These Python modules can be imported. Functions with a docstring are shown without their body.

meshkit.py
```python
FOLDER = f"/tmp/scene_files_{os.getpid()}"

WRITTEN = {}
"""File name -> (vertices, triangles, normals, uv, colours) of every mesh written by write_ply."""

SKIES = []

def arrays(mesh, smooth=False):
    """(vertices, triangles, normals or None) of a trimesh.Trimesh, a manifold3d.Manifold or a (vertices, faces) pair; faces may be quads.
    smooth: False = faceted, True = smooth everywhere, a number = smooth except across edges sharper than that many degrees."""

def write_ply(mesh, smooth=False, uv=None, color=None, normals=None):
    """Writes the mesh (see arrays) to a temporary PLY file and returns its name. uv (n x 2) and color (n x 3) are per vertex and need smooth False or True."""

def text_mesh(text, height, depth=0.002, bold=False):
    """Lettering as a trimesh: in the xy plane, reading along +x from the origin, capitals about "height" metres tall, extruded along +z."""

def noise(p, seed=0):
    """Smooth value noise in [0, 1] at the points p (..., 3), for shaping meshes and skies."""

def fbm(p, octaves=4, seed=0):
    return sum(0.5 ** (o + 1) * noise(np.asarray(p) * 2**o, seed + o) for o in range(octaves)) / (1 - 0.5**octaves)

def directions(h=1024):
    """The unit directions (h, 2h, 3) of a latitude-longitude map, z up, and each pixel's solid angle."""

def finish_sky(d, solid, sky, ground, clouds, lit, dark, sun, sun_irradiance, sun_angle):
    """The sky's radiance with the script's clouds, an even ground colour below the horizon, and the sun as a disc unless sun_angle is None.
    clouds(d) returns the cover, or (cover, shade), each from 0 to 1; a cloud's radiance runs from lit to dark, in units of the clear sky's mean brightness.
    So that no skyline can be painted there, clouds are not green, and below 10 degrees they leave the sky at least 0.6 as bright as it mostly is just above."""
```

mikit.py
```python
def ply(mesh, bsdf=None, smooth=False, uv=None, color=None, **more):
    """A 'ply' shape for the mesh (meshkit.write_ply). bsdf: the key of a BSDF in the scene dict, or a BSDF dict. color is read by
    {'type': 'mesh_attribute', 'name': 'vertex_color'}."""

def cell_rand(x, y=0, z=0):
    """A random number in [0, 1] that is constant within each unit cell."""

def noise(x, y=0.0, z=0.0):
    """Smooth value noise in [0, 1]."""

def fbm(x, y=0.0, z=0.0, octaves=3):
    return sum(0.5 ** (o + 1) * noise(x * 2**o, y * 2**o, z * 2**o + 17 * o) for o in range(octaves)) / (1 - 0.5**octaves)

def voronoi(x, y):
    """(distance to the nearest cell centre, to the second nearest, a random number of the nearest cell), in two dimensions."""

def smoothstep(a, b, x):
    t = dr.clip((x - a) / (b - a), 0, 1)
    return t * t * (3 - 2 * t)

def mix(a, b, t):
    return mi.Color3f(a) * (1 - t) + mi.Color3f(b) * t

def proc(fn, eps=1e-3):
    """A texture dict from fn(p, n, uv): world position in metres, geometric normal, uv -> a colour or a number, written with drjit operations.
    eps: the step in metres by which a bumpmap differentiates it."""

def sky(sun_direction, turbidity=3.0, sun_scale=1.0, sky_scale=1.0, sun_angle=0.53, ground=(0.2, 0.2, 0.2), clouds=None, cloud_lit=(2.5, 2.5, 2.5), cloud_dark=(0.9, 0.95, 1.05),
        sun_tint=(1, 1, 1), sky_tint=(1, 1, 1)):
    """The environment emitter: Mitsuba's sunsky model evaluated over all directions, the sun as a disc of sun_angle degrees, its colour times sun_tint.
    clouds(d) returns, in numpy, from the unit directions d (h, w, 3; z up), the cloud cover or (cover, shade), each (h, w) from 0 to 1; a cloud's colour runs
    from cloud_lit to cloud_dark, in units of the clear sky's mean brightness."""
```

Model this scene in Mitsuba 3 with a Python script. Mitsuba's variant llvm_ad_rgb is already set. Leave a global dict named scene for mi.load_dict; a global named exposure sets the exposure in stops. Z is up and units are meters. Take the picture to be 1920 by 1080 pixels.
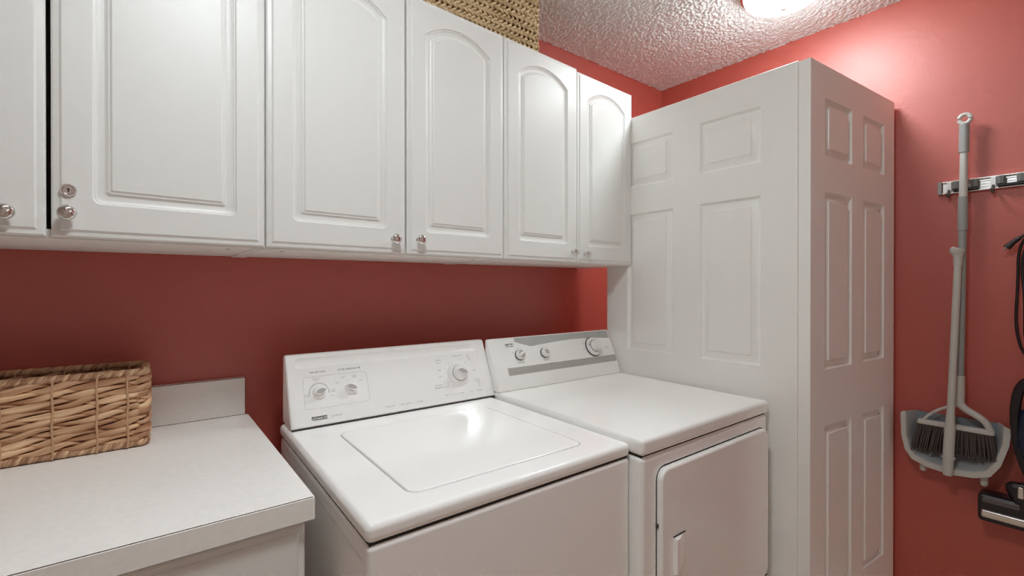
import math, random
import numpy as np, trimesh, mitsuba as mi, mikit, meshkit
import manifold3d as m3
import shapely
from shapely.geometry import Polygon, LineString
from mikit import proc, noise, fbm, voronoi, smoothstep, mix
import drjit as dr

T = mi.ScalarTransform4f
random.seed(7)
rng = np.random.default_rng(7)
scene, labels = {'type': 'scene'}, {}

# ------------------------------------------------------------------ camera, light, exposure
CAM_Z, YAW, PITCH, FOCAL = 1.32, math.radians(37.8), math.radians(-0.2), 887.0
fwd = np.array([math.sin(YAW) * math.cos(PITCH), math.cos(YAW) * math.cos(PITCH), math.sin(PITCH)])
scene['camera'] = {
    'type': 'perspective', 'fov': math.degrees(2 * math.atan(960 / FOCAL)), 'fov_axis': 'x', 'near_clip': 0.02,
    'to_world': T().look_at(origin=[0, 0, CAM_Z], target=[float(fwd[0]), float(fwd[1]), CAM_Z + float(fwd[2])], up=[0, 0, 1]),
}
LAMP_RADIANCE = (15.0, 16.4, 16.7)          # the ceiling fixture in view
LAMP2_RADIANCE = (18.8, 20.5, 20.9)         # its twin at the other end of the room
exposure = 1.75

# room: back wall y = YW, right wall x = XW, ceiling z = ZC
YW, XW, ZC, XL, YF = 1.66, 2.397, 2.469, -2.0, -1.15
LAMP = (1.905, 0.785)
LAMP2 = (0.26, 0.38)

# ------------------------------------------------------------------ materials
def rgb(c): return {'type': 'rgb', 'value': [float(x) for x in c]}
def principled(c, rough, spec=0.5, **k):
    return {'type': 'twosided', 'b': {'type': 'principled', 'base_color': rgb(c) if isinstance(c, (tuple, list)) else c, 'roughness': rough, 'specular': spec, **k}}
def metal(c, rough): return {'type': 'twosided', 'b': {'type': 'principled', 'base_color': rgb(c), 'roughness': rough, 'metallic': 1.0}}
def bump(tex, scale, inner): return {'type': 'twosided', 'b': {'type': 'bumpmap', 'tex': tex, 'scale': scale, 'b': inner}}

def wall_tex(p, n, uv):
    t = fbm(p.x * 3, p.y * 3, p.z * 3)
    return mix((0.405, 0.066, 0.045), (0.440, 0.079, 0.055), t)
def peel(p, n, uv): return fbm(p.x * 160, p.y * 160, p.z * 160, octaves=2)
scene['red_paint'] = bump(proc(peel, eps=8e-4), 0.0006, {'type': 'principled', 'base_color': proc(wall_tex), 'roughness': 0.50, 'specular': 1.0})
scene['popcorn'] = principled((0.66, 0.68, 0.655), 0.9, 0.1)
def vinyl(p, n, uv): return mix((0.55, 0.46, 0.36), (0.62, 0.53, 0.43), fbm(p.x * 9, p.y * 9))
scene['cream_paint'] = principled((0.70, 0.61, 0.57), 0.5)
scene['vinyl'] = principled(proc(vinyl), 0.4)
scene['white_trim'] = principled((0.80, 0.79, 0.77), 0.4)
scene['cabinet_white'] = principled((0.725, 0.722, 0.705), 0.40, 0.45)
scene['cabinet_bottom'] = principled((0.70, 0.67, 0.62), 0.5)
scene['door_white'] = principled((0.83, 0.825, 0.80), 0.36, 0.5)
scene['enamel'] = principled((0.90, 0.895, 0.885), 0.13, 0.5)
scene['enamel_dryer'] = principled((0.87, 0.87, 0.855), 0.18, 0.5)
scene['white_plastic'] = principled((0.82, 0.815, 0.80), 0.3)
scene['grey_plastic'] = principled((0.42, 0.40, 0.385), 0.4)
scene['dark_gap'] = principled((0.02, 0.02, 0.02), 0.8)
scene['silver_print'] = principled((0.46, 0.465, 0.46), 0.35, metallic=0.4)
scene['grey_print'] = principled((0.40, 0.385, 0.365), 0.45)
scene['pale_print'] = principled((0.60, 0.60, 0.59), 0.5)
scene['ink'] = principled((0.40, 0.39, 0.385), 0.6)
scene['ink_dark'] = principled((0.03, 0.03, 0.035), 0.5)
scene['chrome'] = metal((0.80, 0.78, 0.76), 0.08)
scene['nickel'] = metal((0.70, 0.67, 0.65), 0.16)
scene['aluminium'] = metal((0.83, 0.83, 0.82), 0.3)
def laminate(p, n, uv):
    a = fbm(p.x * 130, p.y * 130, p.z * 130, octaves=2)
    b = fbm(p.x * 7, p.y * 7, p.z * 7)
    return mix((0.80, 0.785, 0.765), (0.88, 0.87, 0.845), 0.6 * a + 0.4 * b)
scene['laminate'] = principled(proc(laminate), 0.38)
scene['laminate_seam'] = principled((0.10, 0.06, 0.05), 0.6)
scene['fibre'] = {'type': 'twosided', 'b': {'type': 'principled', 'base_color': {'type': 'mesh_attribute', 'name': 'vertex_color'}, 'roughness': 0.55, 'specular': 0.4}}
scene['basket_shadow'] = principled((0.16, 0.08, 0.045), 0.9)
scene['stake_fibre'] = principled((0.50, 0.31, 0.18), 0.6)
scene['broom_grey'] = principled((0.30, 0.305, 0.30), 0.4)
scene['broom_light'] = principled((0.52, 0.52, 0.49), 0.38)
scene['pan_grey'] = principled((0.40, 0.42, 0.43), 0.3)
scene['pan_blue'] = principled((0.20, 0.24, 0.27), 0.4)
scene['bristle'] = principled((0.075, 0.06, 0.055), 0.7)
scene['roller_grey'] = principled((0.16, 0.17, 0.165), 0.55)
scene['black_plastic'] = principled((0.012, 0.010, 0.012), 0.25)
scene['navy_plastic'] = principled((0.012, 0.016, 0.045), 0.2)
scene['smoky_plastic'] = principled((0.10, 0.085, 0.09), 0.2)
scene['cord_rubber'] = principled((0.012, 0.006, 0.006), 0.45)
scene['lamp_white'] = principled((0.75, 0.73, 0.70), 0.4)
scene['tower_inside'] = principled((0.55, 0.40, 0.30), 0.7)

# ------------------------------------------------------------------ mesh helpers
cat = trimesh.util.concatenate
def man(m):
    d = m.to_mesh()
    return trimesh.Trimesh(np.array(d.vert_properties[:, :3]), np.array(d.tri_verts), process=False)
def to_man(t):
    t.merge_vertices()
    return m3.Manifold(m3.Mesh(np.asarray(t.vertices, np.float32), np.asarray(t.faces, np.uint32)))
def box(x0, x1, y0, y1, z0, z1):
    b = trimesh.creation.box((x1 - x0, y1 - y0, z1 - z0))
    b.apply_translation(((x0 + x1) / 2, (y0 + y1) / 2, (z0 + z1) / 2))
    return b
def rman(x0, x1, y0, y1, z0, z1, r, seg=16):
    s = m3.Manifold.sphere(r, seg)
    return m3.Manifold.batch_hull([s.translate((x, y, z)) for x in (x0 + r, x1 - r) for y in (y0 + r, y1 - r) for z in (z0 + r, z1 - r)])
def rbox(*a, **k): return man(rman(*a, **k))
def cbox(x0, x1, y0, y1, z0, z1, c=0.002):
    """a box with chamfered edges"""
    pts = []
    for x in (x0, x1):
        for y in (y0, y1):
            for z in (z0, z1):
                sx, sy, sz = (c if x == x0 else -c), (c if y == y0 else -c), (c if z == z0 else -c)
                pts += [(x, y + sy, z + sz), (x + sx, y, z + sz), (x + sx, y + sy, z)]
    return man(m3.Manifold.hull_points(np.array(pts, float)))
def hull(pts): return man(m3.Manifold.hull_points(np.array(pts, float)))
def tube(points, radius, sides=10, closed=False, caps=True, squash=1.0):
    """a tube along a polyline; radius may vary along it"""
    p = np.asarray(points, float)
    n = len(p)
    r = np.broadcast_to(np.asarray(radius, float), (n,))
    t = (np.roll(p, -1, 0) - np.roll(p, 1, 0)) if closed else np.gradient(p, axis=0)
    t /= np.linalg.norm(t, axis=1, keepdims=True) + 1e-12
    ref = np.array([0, 0, 1.0]) if np.abs(t[:, 2]).mean() < 0.7 else np.array([1.0, 0, 0])
    a = np.cross(t, ref); a /= np.linalg.norm(a, axis=1, keepdims=True) + 1e-12
    b = np.cross(a, t)
    ang = np.arange(sides) * 2 * np.pi / sides
    v = p[:, None] + r[:, None, None] * (np.cos(ang)[None, :, None] * a[:, None] * squash + np.sin(ang)[None, :, None] * b[:, None])
    m = n if closed else n - 1
    i, j = np.meshgrid(np.arange(m), np.arange(sides), indexing='ij')
    i2, j2 = (i + 1) % n, (j + 1) % sides
    q = np.stack([i * sides + j, i * sides + j2, i2 * sides + j2, i2 * sides + j], -1).reshape(-1, 4)
    f = np.vstack([q[:, [0, 1, 2]], q[:, [0, 2, 3]]])
    v = v.reshape(-1, 3)
    if caps and not closed:
        c0, c1 = len(v), len(v) + 1
        v = np.vstack([v, p[0], p[-1]])
        k = np.arange(sides); k2 = (k + 1) % sides
        f = np.vstack([f, np.stack([k2, k, k * 0 + c0], 1), np.stack([(n - 1) * sides + k, (n - 1) * sides + k2, k * 0 + c1], 1)])
    mesh = trimesh.Trimesh(v, f, process=False)
    mesh.invert() if False else None
    return mesh
def lathe(profile, sides=40):
    """profile [(r, h)] revolved about local z"""
    return trimesh.creation.revolve(np.array(profile, float), sections=sides)
def frame(mesh, o, ex, ey, ez=None):
    """local (x, y, n) -> world"""
    ex, ey = np.asarray(ex, float), np.asarray(ey, float)
    ez = np.cross(ex, ey) if ez is None else np.asarray(ez, float)
    m = mesh.copy()
    m.vertices = np.asarray(mesh.vertices) @ np.array([ex, ey, ez]) + np.asarray(o, float)
    return m
def extrude(poly, h):
    gs = getattr(poly, 'geoms', [poly])
    return cat([trimesh.creation.extrude_polygon(g, h, engine='earcut') for g in gs])
def rrect(x0, x1, y0, y1, r, n=6):
    return shapely.box(x0 + r, y0 + r, x1 - r, y1 - r).buffer(r, quad_segs=n)
def flat(poly, z):
    v, f = trimesh.creation.triangulate_polygon(poly, engine='earcut')
    return trimesh.Trimesh(np.column_stack([v, np.full(len(v), z)]), f, process=False)
def loft(rings, ccw_out=True):
    """rings: arrays (n, 3) of the same length, closed"""
    n = len(rings[0]); v = np.vstack(rings); fs = []
    k = np.arange(n); k2 = (k + 1) % n
    for i in range(len(rings) - 1):
        a, b = i * n, (i + 1) * n
        fs += [np.stack([a + k, a + k2, b + k2], 1), np.stack([a + k, b + k2, b + k], 1)]
    return trimesh.Trimesh(v, np.vstack(fs), process=False)

def add(key, mesh, mat, smooth=32, label=None, category=None, group=None, kind=None, color=None, **more):
    base, n = key, 0
    while key in scene or any(k.startswith(key + '__') for k in scene):
        n += 1; key = f'{base}_{n:03d}'
    scene[key] = mikit.ply(mesh, mat, smooth=smooth, color=color, **more)
    tag(key, label, category, group, kind)
    return key
def tag(key, label=None, category=None, group=None, kind=None):
    d = {k: v for k, v in dict(label=label, category=category, group=group, kind=kind).items() if v}
    if d: labels[key] = {**labels.get(key, {}), **d}
def put(f, mesh):
    return frame(mesh, *f)

# ------------------------------------------------------------------ the room
add('wall_back', box(XL - 0.1, XW + 0.1, YW, YW + 0.1, 0, ZC), 'red_paint', False, kind='structure')
add('wall_right', box(XW, XW + 0.1, YF - 0.1, YW + 0.1, 0, ZC), 'red_paint', False, kind='structure')
add('wall_left', box(XL - 0.1, XL, YF - 0.1, YW + 0.1, 0, ZC), 'cream_paint', False, kind='structure')
add('wall_front', box(XL - 0.1, XW + 0.1, YF - 0.1, YF, 0, ZC), 'cream_paint', False, kind='structure')
def popcorn_sheet(x0, x1, y0, y1, step):
    """sprayed ceiling texture: lumps of plaster on a fine grid, hanging from the slab"""
    xs, ys = np.arange(x0, x1 + step / 2, step), np.arange(y0, y1 + step / 2, step)
    X, Y = np.meshgrid(xs, ys, indexing='ij')
    h = np.zeros_like(X)
    for cell, r0, r1, keep, seed in ((0.0115, 0.0050, 0.0085, 0.92, 1), (0.0075, 0.0028, 0.0048, 0.6, 2)):
        ix, iy = np.floor(X / cell), np.floor(Y / cell)
        for dx in (-1, 0, 1):
            for dy in (-1, 0, 1):
                c = np.stack([ix + dx + 40, iy + dy + 40, 0 * ix], -1) * 1.0
                u = [meshkit.noise(c, seed * 10 + k) for k in range(4)]
                d2 = (X - (ix + dx + u[0]) * cell) ** 2 + (Y - (iy + dy + u[1]) * cell) ** 2
                r = r0 + (r1 - r0) * u[2]
                h = np.maximum(h, np.where(u[3] < keep, 0.72 * np.sqrt(np.maximum(0, r * r - d2)), 0))
    v = np.stack([X, Y, ZC - 0.0001 - h], -1).reshape(-1, 3)
    ny = len(ys); i, j = np.meshgrid(np.arange(len(xs) - 1), np.arange(ny - 1), indexing='ij')
    q = np.stack([i * ny + j, i * ny + j + 1, (i + 1) * ny + j + 1, (i + 1) * ny + j], -1).reshape(-1, 4)
    return trimesh.Trimesh(v, np.vstack([q[:, [0, 1, 2]], q[:, [0, 2, 3]]]), process=False)
add('ceiling', cat([box(XL - 0.1, XW + 0.1, YF - 0.1, YW + 0.1, ZC, ZC + 0.08), popcorn_sheet(0.95, XW, 0.0, YW, 0.0034)]), 'popcorn', 40, kind='structure')
add('floor', box(XL - 0.1, XW + 0.1, YF - 0.1, YW + 0.1, -0.08, 0), 'vinyl', False, kind='structure')
add('baseboard_right', cbox(XW - 0.014, XW, YF, YW, 0.0, 0.09, 0.003), 'white_trim', False, kind='structure')
add('baseboard_back', cbox(XL, XW - 0.015, YW - 0.014, YW, 0.0, 0.09, 0.003), 'white_trim', False, kind='structure')

# ------------------------------------------------------------------ panelled doors
def arch_ring(l, r, b, top, rise, d, corner=0.0, na=20):
    """outline of an arched panel, inset by d, counter-clockwise from the lower left"""
    cx, hw = (l + r) / 2, (r - l) / 2
    R = (hw * hw + rise * rise) / (2 * rise)
    cz = top - R
    L, Rr, B, Ra, h = l + d, r - d, b + d, R - d, hw - d
    c = max(corner - 0.4 * d, 1e-4)
    pts = []
    for (px, py, a0) in ((L + c, B + c, math.pi), (Rr - c, B + c, 1.5 * math.pi)):
        for k in range(6):
            a = a0 + k / 5 * math.pi / 2
            pts.append((px + c * math.cos(a), py + c * math.sin(a)))
    a1 = math.asin(min(1, h / Ra))
    for k in range(na + 1):
        a = a1 - 2 * a1 * k / na
        pts.append((cx + Ra * math.sin(a), cz + Ra * math.cos(a)))
    return np.array(pts)
def rect_ring(l, r, b, t, d):
    return np.array([(l + d, b + d), (r - d, b + d), (r - d, t - d), (l + d, t - d)])
def panelled(w, h, rings, profile, thick, bevel):
    """a door slab 0..w by 0..h, front at z = 0, with routed panels; rings: functions d -> outline"""
    e, be = bevel[-1][0], bevel
    front = Polygon([(e, e), (w - e, e), (w - e, h - e), (e, h - e)], [f(0.0) for f in rings])
    parts = [flat(front, 0.0)]
    for f in rings:
        rr = [np.column_stack([f(d), np.full(len(f(d)), z)]) for d, z in profile]
        parts.append(loft(rr))
        parts.append(flat(Polygon(rr[-1][:, :2]), profile[-1][1]))
    outer = [np.column_stack([rect_ring(0, w, 0, h, d), np.full(4, z)]) for d, z in [(0, -thick)] + list(bevel)]
    parts.append(loft(outer))
    back = flat(Polygon(rect_ring(0, w, 0, h, 0)), -thick); back.invert(); parts.append(back)
    return cat(parts)
CAB_PROFILE = [(0, 0), (0.0022, -0.0030), (0.0050, -0.0036), (0.0056, -0.0052), (0.0110, -0.0074), (0.0185, -0.0074), (0.0225, -0.0050), (0.0232, -0.0034), (0.0265, -0.0030), (0.0300, -0.0004)]
CAB_BEVEL = [(0, -0.0075), (0.003, -0.0050), (0.0115, -0.0036), (0.0125, -0.0018), (0.0150, 0.0)]
SIX_PROFILE = [(0, 0), (0.0030, -0.0065), (0.0065, -0.0115), (0.0100, -0.0125), (0.0160, -0.0115), (0.0335, -0.0035), (0.0345, -0.0012), (0.0355, -0.0006)]
SIX_BEVEL = [(0, -0.0012), (0.0012, 0.0)]

# ------------------------------------------------------------------ wall cabinets (three units, the row's front at a slight slant)
TH = math.atan(0.0512)
CX, CY = np.array([math.cos(TH), math.sin(TH), 0]), np.array([0, 0, 1.0])
CN = np.cross(CX, CY)
C0 = np.array([1.70, 1.31, 0.0])
CZ0, CZ1, DT = 1.412, 2.163, 0.020
def cabp(s, z, n=0.0): return C0 + CX * s + CY * z + CN * n
def cab_frame(s, z, n=0.0): return (cabp(s, z, n), CX, CY, CN)
def knob_mesh(swirl=False):
    prof = [(0.0, 0.0), (0.0085, 0.0), (0.0085, 0.0015), (0.0058, 0.004), (0.0052, 0.010), (0.0070, 0.0125), (0.0125, 0.0150), (0.0142, 0.0180), (0.0138, 0.0215), (0.0110, 0.0248), (0.0060, 0.0266), (0.0, 0.0270)]
    m = lathe(prof, 36)
    if swirl:
        v = np.array(m.vertices); r = np.hypot(v[:, 0], v[:, 1]); a = np.arctan2(v[:, 1], v[:, 0])
        top = v[:, 2] > 0.0145
        v[top, 2] += 0.0011 * np.sin(3 * a[top] + 420 * r[top]) * np.clip(r[top] / 0.005, 0, 1)
        m.vertices = v
    return m
names = [('white wall cabinet with a keyhole lock above a swirled knob, the leftmost unit', None),
         ('white wall cabinet in the middle of the row, above the washing machine', None),
         ('white wall cabinet at the right end of the row, beside the tall closet', None)]
units = [(-2.205, -1.4775), (-1.4765, -0.7445), (-0.7435, 0.0)]
doors = [[(-2.203, -1.847, 'r', -1.888, 1.450, True), (-1.840, -1.4795, 'l', -1.808, 1.456, True)],
         [(-1.4745, -1.1125, 'r', -1.138, 1.451, False), (-1.1060, -0.7475, 'l', -1.059, 1.454, False)],
         [(-0.7410, -0.3760, 'r', -0.394, 1.451, False), (-0.3640, -0.0015, 'l', -0.309, 1.447, False)]]
WORLD_X_LEFT = None
for u, (s0, s1) in enumerate(units):
    key = 'wall_cabinet' if u == 0 else f'wall_cabinet_{u:03d}'
    a, b = cabp(s0, 0, -DT - 0.001)[:2], cabp(s1, 0, -DT - 0.001)[:2]
    xr = b[0]; xl = a[0]
    th = 0.016
    def prism(poly, z0, z1):
        m = extrude(poly, z1 - z0); m.apply_translation((0, 0, z0)); return m
    foot = Polygon([a, b, (xr, YW - 0.001), (xl, YW - 0.001)])
    inner = foot.buffer(-th, join_style='mitre')
    mouth = Polygon([cabp(s0 + th, 0, -DT + 0.02)[:2], cabp(s1 - th, 0, -DT + 0.02)[:2], cabp(s1 - th, 0, -DT - 0.06)[:2], cabp(s0 + th, 0, -DT - 0.06)[:2]])
    body = cat([prism(foot, CZ1 - th, CZ1), prism(foot, CZ0 + th, CZ1 - th - 1e-4) if False else prism(foot.difference(inner).difference(mouth), CZ0 + th, CZ1 - th)])
    add(f'{key}__carcass', body, 'cabinet_white', False)
    add(f'{key}__bottom_panel', prism(foot, CZ0 - 0.001, CZ0 + th), 'cabinet_bottom', False)
    # seam strips at the ends of the bottom panel and two screw heads
    for sx in ((s0 + 0.009), (s1 - 0.009)):
        p0, p1 = cabp(sx, 0, -DT - 0.004), np.array([cabp(sx, 0)[0], YW - 0.004, 0])
        d = (p1 - p0) / np.linalg.norm(p1 - p0); w = np.array([-d[1], d[0], 0]) * 0.0085
        add(f'{key}__end_strip', prism(Polygon([(p0 + w)[:2], (p1 + w)[:2], (p1 - w)[:2], (p0 - w)[:2]]), CZ0 - 0.004, CZ0 - 0.001), 'cabinet_white', False)
    for sx in (s0 + 0.06, s1 - 0.06):
        q = cabp(sx, CZ0 - 0.0025, -0.10)
        hole = lathe([(0, 0), (0.005, 0), (0.005, 0.0018), (0, 0.0018)], 16); hole.apply_translation(q)
        add(f'{key}__screw_cap', hole, 'grey_plastic', False)
    for k, (d0, d1, side, ks, kz, swirl) in enumerate(doors[u]):
        w, h = d1 - d0, CZ1 - CZ0 - 0.002
        ring = lambda d, w=w, h=h: arch_ring(0.0575, w - 0.0575, 0.066, h - 0.054, 0.047, d, corner=0.014)
        dk = add(f'{key}__door', panelled(w, h, [ring], CAB_PROFILE, DT, CAB_BEVEL), 'cabinet_white', 24)
        off = -0.012 if d0 == -0.3640 else 0.0
        rot = {-1.840: -1.2, -0.7410: 0.0}.get(d0, 0.0)
        fr = cab_frame(d0, CZ0 + 0.001, off)
        mesh = panelled(w, h, [ring], CAB_PROFILE, DT, CAB_BEVEL)
        scene[dk] = mikit.ply(put(fr, mesh), 'cabinet_white', smooth=24)
        add(f'{dk}__knob', put(cab_frame(ks + (-0.010 if u == 0 else -0.012), kz + 0.001, off), knob_mesh(swirl)), 'nickel' if swirl else 'chrome', 40)
        if swirl and side == 'l':
            ls, lz = -1.816, 1.501
            add(f'{dk}__lock', put(cab_frame(ls, lz), lathe([(0, 0), (0.0118, 0), (0.0118, 0.004), (0.0108, 0.0056), (0.0085, 0.0056), (0.0078, 0.0042), (0, 0.0042)], 32)), 'nickel', 30, label='round keyhole lock')
            kh = shapely.union_all([shapely.Point(0, 0.0012).buffer(0.0019), shapely.box(-0.0009, -0.0040, 0.0009, 0.001)])
            add(f'{dk}__keyhole', put(cab_frame(ls, lz, 0.00425), extrude(kh, 0.0003)), 'dark_gap', False)
    tag(key, names[u][0], 'cabinet', 'white wall cabinets over the machines')

# ------------------------------------------------------------------ closet of two six-panel door slabs, open above
def six_rings(w, cols):
    rows = [(1.752, 1.947), (1.042, 1.636), (0.275, 0.854)]
    return [lambda d, l=l, r=r, b=b, t=t: rect_ring(l, r, b - 0.03, t - 0.03, d) for (l, r) in cols for (b, t) in rows]
W1 = 1.461 - 0.6515
slab = panelled(W1, 2.029, six_rings(W1, [(1.461 - 1.345, 1.461 - 1.115), (1.461 - 0.998, 1.461 - 0.770)]), SIX_PROFILE, 0.035, SIX_BEVEL)
add('closet__side_panel', frame(slab, (1.69, 1.461, 0.03), (0, -1, 0), (0, 0, 1)), 'door_white', 20, label='wide six-panel door slab facing the dryer')
A = math.radians(-4.5)
ex = np.array([math.cos(A), math.sin(A), 0])
W2 = 0.683
slab = panelled(W2, 2.026, six_rings(W2, [(0.097, 0.301), (0.391, 0.585)]), [(d * 0.9, z) for d, z in SIX_PROFILE], 0.0375, SIX_BEVEL)
add('closet__front_panel', frame(slab, (1.690, 0.6135, 0.03), ex, (0, 0, 1)), 'door_white', 20, label='narrow six-panel door in shade')
add('closet__frame', cat([cbox(1.7265, 1.76, 1.30, 1.455, 0.0, 2.05), cbox(1.727, 1.76, 0.67, 0.70, 0.0, 2.05), cbox(1.69, 1.7255, 0.66, 1.455, 0.0, 0.0295), cbox(2.33, 2.37, 0.61, 0.65, 0.0, 2.04)]), 'door_white', False)
tag('closet', 'tall white closet built of six-panel doors, between the dryer and the right wall', 'closet')

# ------------------------------------------------------------------ counter and base cabinet
CT = 0.93
def counter_skew(m): return m
add('countertop__top', cbox(-1.30, 0.2455, 0.9205, 1.640, CT - 0.040, CT, 0.0008), 'laminate', False)
add('countertop__front_edge', cbox(-1.30, 0.2465, 0.9170, 0.9203, CT - 0.0415, CT - 0.0012, 0.0004), 'laminate', False)
add('countertop__edge_seam', cbox(-1.30, 0.2455, 0.9190, 0.9206, CT - 0.0014, CT - 0.0002, 0.0002), 'laminate_seam', False)
add('countertop__end_edge', cbox(0.2456, 0.2485, 0.918, 1.640, CT - 0.0415, CT - 0.0006, 0.0004), 'laminate', False)
add('countertop__backsplash', cbox(-1.30, 0.2405, 1.640, 1.659, CT - 0.02, 1.0425, 0.0010), 'laminate', False)
add('countertop__splash_seam', cbox(-1.30, 0.2405, 1.6385, 1.6405, 1.0413, 1.0428, 0.0003), 'laminate_seam', False)
add('countertop__joint', cbox(-1.30, 0.2405, 1.6385, 1.6405, CT - 0.0005, CT + 0.0010, 0.0003), 'laminate_seam', False)
tag('countertop', 'pale grey laminate countertop with a low backsplash under the wicker basket', 'countertop')
add('base_cabinet__carcass', cbox(-1.28, 0.234, 0.952, 1.640, 0.10, CT - 0.0415, 0.001), 'cabinet_white', False)
for i, (x0, x1) in enumerate([(-0.60, -0.195), (-0.190, 0.2355), (-1.28, -0.605)]):
    w, h = x1 - x0, 0.765
    m = panelled(w, h, [lambda d, w=w, h=h: rect_ring(0.060, w - 0.060, 0.066, h - 0.075, d)], CAB_PROFILE, DT, CAB_BEVEL)
    add('base_cabinet__door', frame(m, (x0, 0.931, 0.112), (1, 0, 0), (0, 0, 1)), 'cabinet_white', 24)
add('base_cabinet__toe_kick', cbox(-1.27, 0.224, 1.00, 1.63, 0.0, 0.10, 0.001), 'cabinet_white', False)
tag('base_cabinet', 'white base cabinet below the pale countertop', 'cabinet')

# ------------------------------------------------------------------ appliance helpers
def skewed(mesh, k, y0):
    v = np.array(mesh.vertices); v[:, 0] += k * (v[:, 1] - y0); mesh.vertices = v; return mesh
def console(profile, x0, x1, r=0.006):
    """a prism along x from a (y, z) profile, edges rounded"""
    s = m3.Manifold.sphere(r, 12)
    inner = Polygon(profile).buffer(-r, join_style='mitre').exterior.coords[:-1]
    return m3.Manifold.batch_hull([s.translate((x, y, z)) for x in (x0 + r, x1 - r) for (y, z) in inner])
def lens(length, width, h):
    """a lens-shaped finger grip"""
    R = (length ** 2 / 4 + width ** 2 / 4) / width
    c = shapely.Point(0, R - width / 2).buffer(R, quad_segs=48).intersection(shapely.Point(0, -R + width / 2).buffer(R, quad_segs=48))
    m = extrude(c.buffer(0.0005), h)
    v = np.array(m.vertices); s = 1 - 0.16 * v[:, 2:3] / h; v[:, :2] *= s; m.vertices = v
    return m
def spin(m, deg): m.apply_transform(trimesh.transformations.rotation_matrix(math.radians(deg), (0, 0, 1))); return m
def at(m, x, y, z=0.0): m.apply_translation((x, y, z)); return m
def words(text, height, x, y, anchor='m', bold=False, depth=0.00035):
    m = meshkit.text_mesh(text, height, depth, bold)
    (a, b, _), (c, d, _) = m.bounds
    x -= {'m': (a + c) / 2, 'l': a, 'r': c}[anchor]
    return at(m, x, y)

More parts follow.
